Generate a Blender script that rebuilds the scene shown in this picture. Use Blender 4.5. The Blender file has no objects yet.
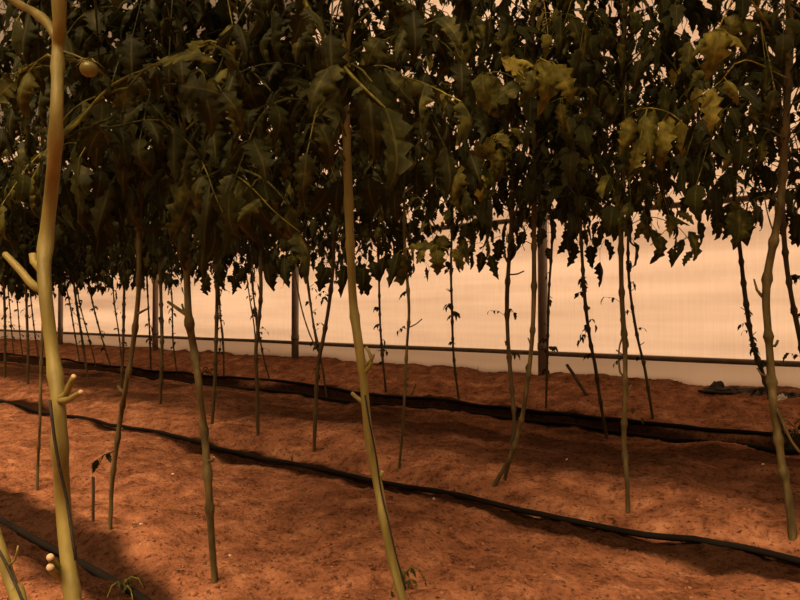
import bpy, math, random
import numpy as np
from mathutils import Vector, noise

R = random.Random(11)
SC = bpy.context.scene
COL = SC.collection
PI = math.pi

# ------------------------------------------------------------------ camera
EYE = Vector((0.0, 0.0, 0.75))
FPX = 700.0
YAW = math.radians(41.2)
PITCH = math.radians(1.06)
cam_d = bpy.data.cameras.new('camera')
cam_d.lens = FPX / 800 * 36
cam_d.sensor_width = 36
cam_d.clip_start = 0.02
cam = bpy.data.objects.new('camera', cam_d)
COL.objects.link(cam)
cam.location = EYE
cam.rotation_euler = (PI / 2 + PITCH, 0, YAW)
SC.camera = cam
FWD = Vector((-math.sin(YAW) * math.cos(PITCH), math.cos(YAW) * math.cos(PITCH), math.sin(PITCH)))
RGT = Vector((math.cos(YAW), math.sin(YAW), 0))
UPV = RGT.cross(FWD)


def ray(px, py):
    return FWD + RGT * ((px - 400) / FPX) + UPV * ((300 - py) / FPX)


def at(px, py, Y):
    d = ray(px, py)
    return EYE + d * (Y / d.y)


# ------------------------------------------------------------------ ground shape
PROF = [(-4, -.03), (.55, -.02), (.80, .0), (.96, -.025), (1.12, .02), (1.5, .005), (2.1, -.005), (2.28, -.03), (2.42, -.03),
        (2.56, .02), (3.0, .045), (3.7, .02), (4.1, .0), (4.22, -.01), (4.30, -.06), (4.45, -.06), (4.56, .04), (4.75, .075),
        (5.2, .15), (5.5, .20), (5.7, .22), (8, .22)]


def prof(y):
    for (a, za), (b, zb) in zip(PROF, PROF[1:]):
        if y <= b:
            t = (y - a) / (b - a)
            t = t * t * (3 - 2 * t)
            return za + (zb - za) * t
    return PROF[-1][1]


def ground(x, y, fine=True):
    z = prof(y)
    z += .035 * noise.noise((x * 1.5 + 7, y * 2.1, 1.7))
    z += 0.034 * noise.noise((x * 3.6, y * 4.1 + 3, 5.1))
    z += .013 * noise.noise((x * 7.5, y * 8.5 + 3, 6.1))
    if fine:
        v = noise.noise((x * 11, y * 12, 2.2)) * .011
        v += noise.noise((x * 27, y * 29, 8.2)) * .007
        k = noise.noise((x * 60, y * 60, 3.3))
        v += max(0, k - .05) * .016
        z += v
    return z


def on_ground(px, py):
    d = ray(px, py)
    t, s = .3, .3
    while t < 40:
        p = EYE + d * t
        if p.z <= ground(p.x, p.y, False):
            break
        t += .02
    return EYE + d * t


# ------------------------------------------------------------------ materials
def new_mat(name):
    m = bpy.data.materials.new(name)
    m.use_nodes = True
    nt = m.node_tree
    for n in list(nt.nodes):
        nt.nodes.remove(n)
    out = nt.nodes.new('ShaderNodeOutputMaterial')
    return m, nt, out


def N(nt, typ, **kw):
    n = nt.nodes.new(typ)
    for k, v in kw.items():
        if k.startswith('i_'):
            n.inputs[k[2:].replace('_', ' ')].default_value = v
        else:
            setattr(n, k, v)
    return n


def ramp(nt, stops):
    n = nt.nodes.new('ShaderNodeValToRGB')
    e = n.color_ramp.elements
    while len(e) < len(stops):
        e.new(.5)
    for q, (p, c) in zip(e, stops):
        q.position = p
        q.color = (*c, 1) if len(c) == 3 else c
    return n


def noisy(name, stops, scale=8, detail=6, rough=.8, bump=0, bscale=60, stretch=(1, 1, 1), spec=.3, metal=0):
    m, nt, out = new_mat(name)
    L = nt.links.new
    tc = N(nt, 'ShaderNodeTexCoord')
    mp = N(nt, 'ShaderNodeMapping')
    mp.inputs['Scale'].default_value = stretch
    L(tc.outputs['Object'], mp.inputs[0])
    nz = N(nt, 'ShaderNodeTexNoise', i_Scale=scale, i_Detail=detail)
    L(mp.outputs[0], nz.inputs['Vector'])
    rp = ramp(nt, stops)
    L(nz.outputs['Fac'], rp.inputs[0])
    b = N(nt, 'ShaderNodeBsdfPrincipled', i_Roughness=rough, i_Metallic=metal)
    b.inputs['Specular IOR Level'].default_value = spec
    L(rp.outputs[0], b.inputs['Base Color'])
    if bump:
        n2 = N(nt, 'ShaderNodeTexNoise', i_Scale=bscale, i_Detail=5)
        L(mp.outputs[0], n2.inputs['Vector'])
        bp = N(nt, 'ShaderNodeBump', i_Strength=bump, i_Distance=.01)
        L(n2.outputs['Fac'], bp.inputs['Height'])
        L(bp.outputs[0], b.inputs['Normal'])
    L(b.outputs[0], out.inputs[0])
    return m


M_SOIL = noisy('red_soil', [(.28, (.17, .075, .040)), (.5, (.29, .130, .070)), (.62, (.38, .18, .098)), (.8, (.52, .28, .17))],
               scale=7, detail=9, rough=.95, bump=.9, bscale=70, spec=.0)
def damp_shade_soil():
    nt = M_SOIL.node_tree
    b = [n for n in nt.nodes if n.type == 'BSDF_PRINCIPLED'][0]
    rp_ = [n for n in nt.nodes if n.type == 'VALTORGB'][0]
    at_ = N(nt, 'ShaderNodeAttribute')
    at_.attribute_name = 'damp_shade'
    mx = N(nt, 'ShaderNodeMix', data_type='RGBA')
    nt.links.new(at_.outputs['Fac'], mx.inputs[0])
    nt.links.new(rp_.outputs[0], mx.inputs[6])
    mx.inputs[7].default_value = (.040, .019, .011, 1)  # dark tone for wet soil and for painted shade
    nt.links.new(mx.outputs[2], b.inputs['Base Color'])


damp_shade_soil()


def soil_specks():
    nt = M_SOIL.node_tree
    mx = [n for n in nt.nodes if n.type == 'MIX'][0]
    b = [n for n in nt.nodes if n.type == 'BSDF_PRINCIPLED'][0]
    mp = [n for n in nt.nodes if n.type == 'MAPPING'][0]
    n1 = N(nt, 'ShaderNodeTexNoise', i_Scale=55, i_Detail=6, i_Roughness=.7)
    nt.links.new(mp.outputs[0], n1.inputs['Vector'])
    r1 = ramp(nt, [(.34, (.22, .20, .19)), (.46, (.95, .95, .95)), (.62, (1, 1, 1)), (.75, (1.0, 1.0, 1.0))])
    nt.links.new(n1.outputs['Fac'], r1.inputs[0])
    n3 = N(nt, 'ShaderNodeTexNoise', i_Scale=17, i_Detail=9, i_Roughness=.78)
    nt.links.new(mp.outputs[0], n3.inputs['Vector'])
    r3 = ramp(nt, [(.36, (.40, .37, .36)), (.50, (.92, .90, .90)), (.66, (1.12, 1.12, 1.10))])
    nt.links.new(n3.outputs['Fac'], r3.inputs[0])
    m3 = N(nt, 'ShaderNodeMix', data_type='RGBA', blend_type='MULTIPLY')
    m3.inputs[0].default_value = 1
    nt.links.new(r1.outputs[0], m3.inputs[6])
    nt.links.new(r3.outputs[0], m3.inputs[7])
    m2 = N(nt, 'ShaderNodeMix', data_type='RGBA', blend_type='MULTIPLY')
    m2.inputs[0].default_value = 1
    nt.links.new(mx.outputs[2], m2.inputs[6])
    nt.links.new(m3.outputs[2], m2.inputs[7])
    nt.links.new(m2.outputs[2], b.inputs['Base Color'])


soil_specks()
M_CLOD = noisy('soil_clods', [(.3, (.15, .065, .035)), (.55, (.30, .135, .072)), (.8, (.50, .27, .16))], scale=13, rough=.95, spec=.1)
M_STONE = noisy('pale_stone', [(.3, (.5, .38, .28)), (.7, (.8, .68, .55))], scale=60, rough=.8, bump=.3)
M_STEM_NEAR = noisy('smooth_green_stem', [(.3, (.145, .122, .032)), (.55, (.215, .185, .050)), (.8, (.30, .255, .08))], scale=26, rough=.55,
                    bump=.15, bscale=160, stretch=(1, 1, .25), spec=.35)
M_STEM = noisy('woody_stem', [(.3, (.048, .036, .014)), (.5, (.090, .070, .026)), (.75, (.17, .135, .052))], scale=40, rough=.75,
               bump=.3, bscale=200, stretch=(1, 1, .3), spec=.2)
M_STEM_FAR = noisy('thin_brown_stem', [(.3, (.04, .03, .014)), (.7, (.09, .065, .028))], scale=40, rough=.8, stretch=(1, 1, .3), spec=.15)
M_CUT = noisy('cut_stem_end', [(.3, (.38, .28, .18)), (.7, (.52, .40, .27))], scale=120, rough=.8)
M_STRING = noisy('dark_twine', [(.3, (.012, .010, .008)), (.7, (.03, .024, .016))], scale=200, rough=.8)
M_PIPE = noisy('black_polyethylene', [(.3, (.006, .0055, .005)), (.7, (.014, .011, .009))], scale=6, rough=.85, spec=.08)
M_STEEL = noisy('galvanized_steel', [(.3, (.20, .18, .15)), (.7, (.34, .30, .25))], scale=9, rough=.5, metal=0, stretch=(1, 1, .3))
M_RAIL = noisy('weathered_rail_steel', [(.3, (.12, .095, .07)), (.7, (.20, .16, .12))], scale=9, rough=.6, metal=0)
M_WOOD = noisy('weathered_wood', [(.3, (.03, .02, .011)), (.7, (.08, .052, .03))], scale=30, rough=.9, bump=.4, stretch=(1, 1, .15))
M_PLASTIC = noisy('torn_dark_film', [(.3, (.02, .017, .014)), (.7, (.06, .05, .04))], scale=20, rough=.5)
M_PALE = noisy('torn_pale_film', [(.3, (.45, .38, .32)), (.7, (.7, .62, .54))], scale=20, rough=.5)
M_FRUIT = noisy('unripe_tomato_skin', [(.3, (.11, .105, .025)), (.7, (.17, .155, .04))], scale=10, rough=.35, spec=.5)
M_DRY = noisy('dry_leaf_litter', [(.3, (.16, .09, .04)), (.7, (.38, .24, .12))], scale=50, rough=.9)


def leaf_mat():
    m, nt, out = new_mat('tomato_leaf')
    L = nt.links.new
    at_ = N(nt, 'ShaderNodeAttribute')
    at_.attribute_name = 'tint'
    sp = N(nt, 'ShaderNodeSeparateColor')
    L(at_.outputs['Color'], sp.inputs[0])
    tc = N(nt, 'ShaderNodeTexCoord')
    nz = N(nt, 'ShaderNodeTexNoise', i_Scale=38, i_Detail=4)
    L(tc.outputs['Object'], nz.inputs['Vector'])
    ad = N(nt, 'ShaderNodeMath', operation='MULTIPLY_ADD')
    ad.inputs[1].default_value = .55
    L(nz.outputs['Fac'], ad.inputs[0])
    s2 = N(nt, 'ShaderNodeMath', operation='SUBTRACT')
    L(sp.outputs[0], s2.inputs[0])
    s2.inputs[1].default_value = .28
    L(s2.outputs[0], ad.inputs[2])
    rp = ramp(nt, [(0, (.014, .017, .004)), (.40, (.032, .036, .008)), (.56, (.13, .128, .024)), (.74, (.36, .32, .062)), (1, (.40, .19, .08))])  # tint mixes yellowing with painted light: lit leaves bright, shaded ones dark
    L(ad.outputs[0], rp.inputs[0])
    # pale veins: green channel of the attribute carries the distance to the midrib
    vr = ramp(nt, [(0, (1, 1, 1)), (.10, (0, 0, 0))])
    L(sp.outputs[1], vr.inputs[0])
    mx = N(nt, 'ShaderNodeMix', data_type='RGBA', blend_type='SCREEN')
    sc_ = N(nt, 'ShaderNodeMath', operation='MULTIPLY')
    sc_.inputs[1].default_value = .35
    L(vr.outputs[0], sc_.inputs[0])
    L(sc_.outputs[0], mx.inputs[0])
    L(rp.outputs[0], mx.inputs[6])
    mx.inputs[7].default_value = (.14, .12, .04, 1)
    b = N(nt, 'ShaderNodeBsdfPrincipled', i_Roughness=.6)
    b.inputs['Specular IOR Level'].default_value = .12
    L(mx.outputs[2], b.inputs['Base Color'])
    tr = N(nt, 'ShaderNodeBsdfTranslucent')
    L(mx.outputs[2], tr.inputs[0])
    n2 = N(nt, 'ShaderNodeTexNoise', i_Scale=120, i_Detail=3)
    L(tc.outputs['Object'], n2.inputs['Vector'])
    bp = N(nt, 'ShaderNodeBump', i_Strength=.4, i_Distance=.004)
    L(n2.outputs['Fac'], bp.inputs['Height'])
    L(bp.outputs[0], b.inputs['Normal'])
    ms = N(nt, 'ShaderNodeMixShader')
    ms.inputs[0].default_value = .22
    L(b.outputs[0], ms.inputs[1])
    L(tr.outputs[0], ms.inputs[2])
    L(ms.outputs[0], out.inputs[0])
    return m


M_LEAF = leaf_mat()


def film_mat(name, lo, hi, thru=.72):
    m, nt, out = new_mat(name)
    L = nt.links.new
    tc = N(nt, 'ShaderNodeTexCoord')
    mp = N(nt, 'ShaderNodeMapping')
    mp.inputs['Scale'].default_value = (22, 22, .4)      # fine upright weave
    L(tc.outputs['Object'], mp.inputs[0])
    n1 = N(nt, 'ShaderNodeTexNoise', i_Scale=3.5, i_Detail=4)
    L(mp.outputs[0], n1.inputs['Vector'])
    mp2 = N(nt, 'ShaderNodeMapping')
    mp2.inputs['Scale'].default_value = (.16, .16, 2.6)  # long level bands, painted in for folds and outside glow
    L(tc.outputs['Object'], mp2.inputs[0])
    n2 = N(nt, 'ShaderNodeTexNoise', i_Scale=1.7, i_Detail=5)
    L(mp2.outputs[0], n2.inputs['Vector'])
    a = N(nt, 'ShaderNodeMath', operation='MULTIPLY_ADD')
    a.inputs[1].default_value = .16
    L(n1.outputs['Fac'], a.inputs[0])
    s = N(nt, 'ShaderNodeMath', operation='MULTIPLY')
    s.inputs[1].default_value = .84
    L(n2.outputs['Fac'], s.inputs[0])
    L(s.outputs[0], a.inputs[2])
    rp = ramp(nt, [(.33, lo), (.66, hi)])
    L(a.outputs[0], rp.inputs[0])
    tr = N(nt, 'ShaderNodeBsdfTranslucent')
    L(rp.outputs[0], tr.inputs[0])
    df = N(nt, 'ShaderNodeBsdfDiffuse')
    L(rp.outputs[0], df.inputs[0])
    ms = N(nt, 'ShaderNodeMixShader')
    ms.inputs[0].default_value = thru
    L(df.outputs[0], ms.inputs[1])
    L(tr.outputs[0], ms.inputs[2])
    L(ms.outputs[0], out.inputs[0])
    return m


M_FILM = film_mat('greenhouse_film', (.66, .60, .53), (.98, .94, .86))
M_SKIRT = film_mat('skirt_film', (.52, .47, .43), (.60, .56, .51))
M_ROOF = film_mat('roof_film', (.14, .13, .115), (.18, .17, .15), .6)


# ------------------------------------------------------------------ mesh helpers
class MB:
    def __init__(s):
        s.V, s.F, s.T, s.n, s.mi = [], [], [], 0, []

    def add(s, V, F, tint=None, mi=0):
        V = np.asarray(V, float).reshape(-1, 3)
        s.V.append(V)
        o = s.n
        s.F.extend([tuple(i + o for i in f) for f in F])
        s.mi.extend([mi] * len(F))
        if tint is None:
            tint = np.zeros((len(V), 2)) + (.3, 1)
        s.T.append(np.asarray(tint, float).reshape(-1, 2))
        s.n += len(V)

    def build(s, name, mats, parent=None, origin=None, smooth=True):
        V = np.concatenate(s.V)
        if origin is None and parent is not None:
            org = parent['_o'] if '_o' in parent else (0, 0, 0)
            V = V - np.array(org)
        elif origin is not None:
            V = V - np.array(origin)
        me = bpy.data.meshes.new(name)
        me.from_pydata(V.tolist(), [], s.F)
        if not isinstance(mats, (list, tuple)):
            mats = [mats]
        for m in mats:
            me.materials.append(m)
        if len(mats) > 1:
            me.polygons.foreach_set('material_index', s.mi)
        if smooth:
            me.polygons.foreach_set('use_smooth', [True] * len(me.polygons))
        if mats[0] is M_LEAF:
            T = np.concatenate(s.T)
            ca = me.color_attributes.new('tint', 'FLOAT_COLOR', 'POINT')
            c = np.ones((len(T), 4), np.float32)
            c[:, 0] = T[:, 0]
            c[:, 1] = T[:, 1]
            ca.data.foreach_set('color', c.ravel())
        me.update()
        o = bpy.data.objects.new(name, me)
        COL.objects.link(o)
        if parent is not None:
            o.parent = parent
        elif origin is not None:
            o.location = origin
        return o


def tag(o, label, cat, group=None):
    o['label'] = label
    o['category'] = cat
    if group:
        o['group'] = group
    return o


ORIG = {}


def thing(name, label, cat, loc, group=None):
    o = bpy.data.objects.new(name, None)
    o.empty_display_size = .05
    COL.objects.link(o)
    o.location = loc
    o['_o'] = tuple(loc)
    return tag(o, label, cat, group)


def smooth_path(P, step):
    P = [Vector(p) for p in P]
    out = []
    Q = [P[0] * 2 - P[1]] + P + [P[-1] * 2 - P[-2]]
    for i in range(1, len(Q) - 2):
        a, b, c, d = Q[i - 1:i + 3]
        n = max(1, int((c - b).length / step))
        for k in range(n):
            t = k / n
            out.append(.5 * ((2 * b) + (c - a) * t + (2 * a - 5 * b + 4 * c - d) * t * t + (3 * b - a - 3 * c + d) * t ** 3))
    out.append(P[-1])
    return out


def tube(mb, P, rad, sides=8, cap=True, tint=None, mi=0, capmi=None):
    """P list of Vectors, rad function of t or a number"""
    n = len(P)
    V, F = [], []
    T0 = (P[1] - P[0]).normalized()
    ref = Vector((1, 0, 0)) if abs(T0.x) < .8 else Vector((0, 1, 0))
    u = T0.cross(ref).normalized()
    for i, p in enumerate(P):
        t = (P[min(i + 1, n - 1)] - P[max(i - 1, 0)]).normalized()
        u = (u - t * u.dot(t)).normalized()
        w = t.cross(u)
        r = rad(i / (n - 1)) if callable(rad) else rad
        for k in range(sides):
            a = 2 * PI * k / sides
            V.append(p + (u * math.cos(a) + w * math.sin(a)) * r)
    for i in range(n - 1):
        for k in range(sides):
            a, b = i * sides + k, i * sides + (k + 1) % sides
            F.append((a, b, b + sides, a + sides))
    tt = None if tint is None else np.tile((tint, 1), (len(V), 1))
    mb.add([tuple(v) for v in V], F, tt, mi)
    if cap:
        o = mb.n - len(V)
        mb.F.append(tuple(o + k for k in reversed(range(sides))))
        mb.F.append(tuple(o + (n - 1) * sides + k for k in range(sides)))
        mb.mi.extend([mi, mi if capmi is None else capmi])


def lump(mb, c, r, squash=.7, seed=0, sub=1, mi=0):
    import bmesh
    bm = bmesh.new()
    bmesh.ops.create_icosphere(bm, subdivisions=sub, radius=1)
    V = []
    for v in bm.verts:
        k = 1 + .55 * noise.noise(v.co * 1.3 + Vector((seed * 3.7, seed, 0)))
        V.append((c[0] + v.co.x * r * k, c[1] + v.co.y * r * k, c[2] + v.co.z * r * k * squash))
    F = [tuple(v.index for v in f.verts) for f in bm.faces]
    bm.free()
    mb.add(V, F, None, mi)


# ------------------------------------------------------------------ tomato leaves
def leaflet_template(rng, n, hires):
    """one toothed, folded, drooping leaflet of length 1 along +x, normal +z"""
    wmax = rng.uniform(.25, .37)
    fold = rng.uniform(-.9, .35)
    curl = rng.uniform(.3, 1.7)
    twist = rng.uniform(-.5, .5)
    lobes = rng.choice([4, 5, 5])
    ph = rng.random()
    side = 2 if hires else 1
    V, T = [], []
    x = z = 0.0
    for i in range(n + 1):
        t = i / n
        w = wmax * (math.sin(PI * min(1, t ** .72)) ** .85) * (1.12 - .3 * t)
        ang = -curl * t ** 1.4 + .12 * math.sin(7 * t + ph * 6)
        row = []
        tw = twist * t
        for k in range(-side, side + 1):
            s = k / side
            saw = ((t * lobes + ph + (.25 if k < 0 else 0)) % 1.0)
            ww = w * (1 - .55 * saw * (abs(s) > .9)) + .008
            f = fold * (1 + .25 * math.sin(9 * t + k))
            y = ww * s * math.cos(f * abs(s))
            h = ww * abs(s) * math.sin(f * abs(s)) + .02 * math.sin(11 * t + 3 * k + ph * 9) * abs(s)
            xx = x - .16 * w * abs(s) * (1 if t > .1 else 0) - .05 * saw * (abs(s) > .9)
            yy = y * math.cos(tw) - h * math.sin(tw)
            hh = y * math.sin(tw) + h * math.cos(tw)
            row.append((xx - hh * math.sin(ang), yy, z + hh * math.cos(ang)))
            T.append(abs(s))
        V += row
        x += math.cos(ang) / n
        z += math.sin(ang) / n
    m = 2 * side + 1
    F = []
    for i in range(n):
        for k in range(m - 1):
            a = i * m + k
            F.append((a, a + 1, a + 1 + m, a + m))
    return np.array(V), F, np.array(T)


rt = random.Random(5)
LO = [leaflet_template(rt, 9, False) for _ in range(14)]
HI = [leaflet_template(rt, 22, True) for _ in range(14)]


def put_leaflet(mb, p, d, up, size, rng, hires, tint):
    Vt, F, T = rng.choice(HI if hires else LO)
    x = d.normalized()
    y = up.cross(x)
    if y.length < 1e-3:
        y = Vector((1, 0, 0)).cross(x)
    y.normalize()
    a = rng.uniform(-.5, .5)
    z = x.cross(y)
    y, z = y * math.cos(a) + z * math.sin(a), z * math.cos(a) - y * math.sin(a)
    Mx = np.array([x, y, z])
    wy = rng.uniform(.85, 1.2)
    V = (Vt * (1, wy, 1) * size) @ Mx + np.array(p)
    tn = np.stack([np.full(len(T), tint + rng.uniform(-.06, .06)), T], 1)
    mb.add(V, F, tn)


def compound_leaf(mb, P, size, rng, hires=False, tint=.3, pairs=3, rad=.0022, start=.4, droop=.9, stalk=True):
    """a pinnate tomato leaf along the path P: petiole, toothed leaflets in pairs, one at the tip"""
    P = smooth_path(P, .03 if hires else .06)
    n = len(P)
    if n < 3:
        P = [P[0], (P[0] + P[-1]) / 2, P[-1]]
        n = 3
    if stalk:
        tube(mb, P, lambda t: rad * (1 - .6 * t), 6 if hires else 3, False, tint + .18)

    def frame(s):
        q = s * (n - 1)
        i = min(int(q), n - 2)
        p = P[i].lerp(P[i + 1], q - i)
        return p, (P[i + 1] - P[i]).normalized()
    up = Vector((0, 0, 1))
    for k in range(pairs):
        s = start + (1 - start) * k / pairs * .98
        p, t = frame(s)
        side = t.cross(up)
        if side.length < .15:
            side = Vector((rng.uniform(-1, 1), rng.uniform(-1, 1), 0))
        side.normalize()
        big = size * (.78 + .25 * (k / max(1, pairs - 1)))
        for sg in (-1, 1):
            d = side * sg * rng.uniform(.6, 1) + t * rng.uniform(.1, .6) + Vector((0, 0, -droop * rng.uniform(.3, 1.2)))
            d.normalize()
            q = p + side * sg * size * .12
            if stalk:
                tube(mb, [p, (p + q) / 2, q], rad * .55, 3, False, tint + .15)
            nn = t * .4 + up * .8 + side * sg * .5
            put_leaflet(mb, q, d, nn, big * rng.uniform(.8, 1.1), rng, hires, tint)
            if rng.random() < .6:       # small in-between leaflet
                p2, t2 = frame(min(1, s + (1 - start) / pairs * .5))
                d2 = side * sg + t2 * .3 + Vector((0, 0, -droop * .6))
                put_leaflet(mb, p2, d2, up, big * rng.uniform(.25, .45), rng, False, tint)
    p, t = frame(1)
    put_leaflet(mb, p, t + Vector((0, 0, -droop * .7)), up + t * .3, size * rng.uniform(1, 1.25), rng, hires, tint)


def arc_leaf(mb, p, az, length, size, rng, hires=False, tint=.3, rise=.5, pairs=3, droop=.9):
    d = Vector((math.cos(az), math.sin(az), 0))
    P = [p,
         p + d * length * .33 + Vector((0, 0, length * .30 * rise)),
         p + d * length * .68 + Vector((0, 0, length * (.30 * rise - .12))),
         p + d * length * .92 + Vector((0, 0, length * (.12 * rise - .42)))]
    compound_leaf(mb, P, size, rng, hires, tint, pairs, .0032 if hires else .0028, .35, droop)


# ------------------------------------------------------------------ tomato plants
def stem_radius(r0, r1, rng, nodes, bumps):
    ph = rng.random() * 6

    def f(t):
        b = 0
        for q in nodes:
            b += math.exp(-((t - q) / .006) ** 2)
        return (r0 + (r1 - r0) * t) * (1 + bumps * min(1, b) + .06 * math.sin(t * 37 + ph))
    return f


DENSE = .27


class Plant:
    """tomato plant traced at its own row; px runs from the top of the visible stem down to the ground"""

    def __init__(s, label, px, Y=None, lean=0., r=(.010, .008), top=2.3, mat=None, group=None, name='tomato_plant', sides=8, base_z=None, seed=None):
        s.rng = random.Random(seed if seed is not None else int(px[0][0] * 7 + px[-1][1] * 13))
        rng = s.rng
        if Y is None:
            b = on_ground(*px[-1])
            Y = b.y
        else:
            b = at(*px[-1], Y)
        n = len(px)
        pts = []
        for i, (x, y) in enumerate(px):
            k = 1 - i / (n - 1)
            pts.append(at(x, y, Y + lean * k + (rng.uniform(-.012, .012) if 0 < i < n - 1 else 0)))
        last = pts[-1]
        gz = ground(last.x, last.y, False)
        if last.z > gz + .02:
            dd = (pts[-1] - pts[-2]).normalized()
            k = (last.z - gz) / max(.3, -dd.z)
            pts.append(Vector((last.x + dd.x * k * .7, last.y + dd.y * k * .7, gz)))
        base = pts[-1].copy()
        pts.append(base + (pts[-1] - pts[-2]).normalized() * .03)
        pts[-1].z = base.z - .03
        pts.reverse()                       # now from the ground upward
        up = pts[-1]
        while up.z < top - .15:
            nz = min(top, up.z + .3)
            up = Vector((up.x + rng.uniform(-.02, .02), up.y + rng.uniform(-.02, .02), nz))
            pts.append(up)
        s.P = smooth_path(pts, .012 if sides > 6 else .025)
        s.root = thing(name, label, 'plant', base, group)
        s.base = base
        s.L = sum((b_ - a_).length for a_, b_ in zip(s.P, s.P[1:]))
        nodes = []
        z = .1
        while z < .98:
            nodes.append(z)
            z += rng.uniform(.04, .09)
        s.nodes = nodes
        s.r = r
        s.mat = mat or M_STEM
        if s.mat is M_STEM_FAR:
            r = (r[0] * 1.65, r[1] * 1.5)
            s.r = r
        bumps = .22 if s.mat is M_STEM_NEAR else .5
        mb = MB()
        tube(mb, s.P, stem_radius(r[0], r[1], rng, nodes, bumps), sides)
        s.stem = mb.build('stem', s.mat, s.root)
        s.top = top

    def by_z(s, z):
        for p in s.P:
            if p.z >= z:
                return p.copy()
        return s.P[-1].copy()

    def by_py(s, py):
        best, bp = 1e9, None
        for p in s.P:
            v = p - EYE
            d = v.dot(FWD)
            if d < .05:
                continue
            y = 300 - v.dot(UPV) / d * FPX
            if abs(y - py) < best:
                best, bp = abs(y - py), p
        return bp.copy()

    def crown(s, z0, z1=None, every=.05, length=(.26, .42), size=(.075, .11), hires=False, tint=(.15, .42), pairs=3, az=None, name='foliage', radial=1.0):
        z1 = z1 or s.top
        rng = s.rng
        mb = MB()
        z = z0
        a = rng.random() * 6
        while z < z1:
            p = s.by_z(z)
            a += 2.4 + rng.uniform(-.5, .5)
            aa = a if az is None else rng.uniform(*az)
            k = 1 - .35 * max(0, (z - z0) / (z1 - z0 + 1e-6) - .6)
            arc_leaf(mb, p, aa, rng.uniform(*length) * k * radial, rng.uniform(*size) * k, rng, hires, rng.uniform(*tint) + (rng.uniform(.1, .3) if rng.random() < .16 else 0), rng.uniform(.2, 1.1), pairs)
            z += every * DENSE * rng.uniform(.6, 1.4)
        return mb.build(name, M_LEAF, s.root)

    def leaf(s, px, Y, size=.09, tint=.5, pairs=3, hires=True, start=.35, droop=1.0, from_stem=None, rad=.003):
        """a single leaf that stands out in the photo"""
        P = [at(x, y, Y[i] if isinstance(Y, (list, tuple)) else Y) for i, (x, y) in enumerate(px)]
        if from_stem is not None:
            P.insert(0, s.by_py(from_stem))
        mb = MB()
        compound_leaf(mb, P, size, s.rng, hires, tint, pairs, rad, start, droop)
        return mb.build('leaf', M_LEAF, s.root)

    def spray(s, stalk, leaflets, Y, tint=.4, rad=.0026, base=None):
        """one spray of leaflets that stands out in the photo: (x, y, length, direction) for each leaflet"""
        rng = s.rng
        mb = MB()
        P = [at(x, y, Y) for x, y in stalk]
        p0 = s.by_py(base if base is not None else stalk[0][1])
        P.insert(0, p0)
        tube(mb, smooth_path(P, .02), lambda t: rad * (1 - .5 * t), 6, False, tint + .1)
        for x, y, ln, an in leaflets:
            yy = Y + rng.uniform(-.05, .05)
            p = at(x, y, yy)
            d = (p - EYE).dot(FWD)
            near = min(P[1:], key=lambda q: (q - p).length)
            if (near - p).length < .25:
                tube(mb, [near, (near + p) / 2 + Vector((0, 0, .008)), p], rad * .5, 5, False, tint + .1)
            a = math.radians(an)
            v = RGT * math.cos(a) - UPV * math.sin(a) + FWD * rng.uniform(-.35, .1)
            nn = -FWD + RGT * rng.uniform(-.6, .6) + Vector((0, 0, .5))
            put_leaflet(mb, p, v, nn, ln * d / FPX, rng, True, tint + rng.uniform(-.05, .06))
        return mb.build('leaf_spray', M_LEAF, s.root)

    def stub(s, px, Y=None, r=(.006, .0045), cut=True, sides=10, name='pruned_stub', near=0):
        p0 = s.by_py(px[0][1])
        yy = p0.y if Y is None else Y
        P = [at(x, y, yy - near * (k / (len(px) - 1)) ** 1.5) for k, (x, y) in enumerate(px)]
        P[0] = p0
        mb = MB()
        tube(mb, smooth_path(P, .008), lambda t: r[0] + (r[1] - r[0]) * t, sides, True, None, 0, 1 if cut else None)
        return mb.build(name, [s.mat, M_CUT], s.root)

    def branch(s, px, r=(.006, .004), Y=None):
        p0 = s.by_py(px[0][1])
        P = [at(x, y, p0.y if Y is None else Y) for x, y in px]
        P[0] = p0
        mb = MB()
        tube(mb, smooth_path(P, .02), lambda t: (r[0] + (r[1] - r[0]) * t) * (1 + .12 * math.sin(60 * t)), 7)
        return mb.build('branch', s.mat, s.root)

    def shoots(s, z0, z1, n, size=.03):
        """little leafy side shoots and stumps on the bare stem"""
        rng = s.rng
        for i in range(n):
            mb = MB()
            p = s.by_z(s.base.z + rng.uniform(z0, z1))
            a = rng.random() * 2 * PI
            l = rng.uniform(.03, .08)
            d = Vector((math.cos(a), math.sin(a), 0))
            P = [p, p + d * l * .5 + Vector((0, 0, l * .35)), p + d * l + Vector((0, 0, l * rng.uniform(-.2, .4)))]
            if rng.random() < .65:
                compound_leaf(mb, P, size * rng.uniform(.6, 1.2), rng, False, rng.uniform(.1, .3), rng.choice([1, 2]), .0014, .5, 1.0)
            else:
                tube(mb, [P[0], P[1], P[1] + (P[1] - P[0]) * .4], .003, 4, True, .5)
            mb.build('side_shoot', M_LEAF, s.root)

    def string(s, px, off=.0, r=.0022):
        P = []
        for x, y in px:
            q = s.by_py(y)
            P.append(at(x, y, q.y - off))
        mb = MB()
        tube(mb, smooth_path(P, .02), r, 6)
        return mb.build('support_string', M_STRING, s.root)


# ------------------------------------------------------------------ setting: soil, film walls, film roof
def axis(segs):
    out = []
    for a, b, st in segs:
        n = max(1, round((b - a) / st))
        out += [a + (b - a) * i / n for i in range(n)]
    out.append(segs[-1][1])
    return out


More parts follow.
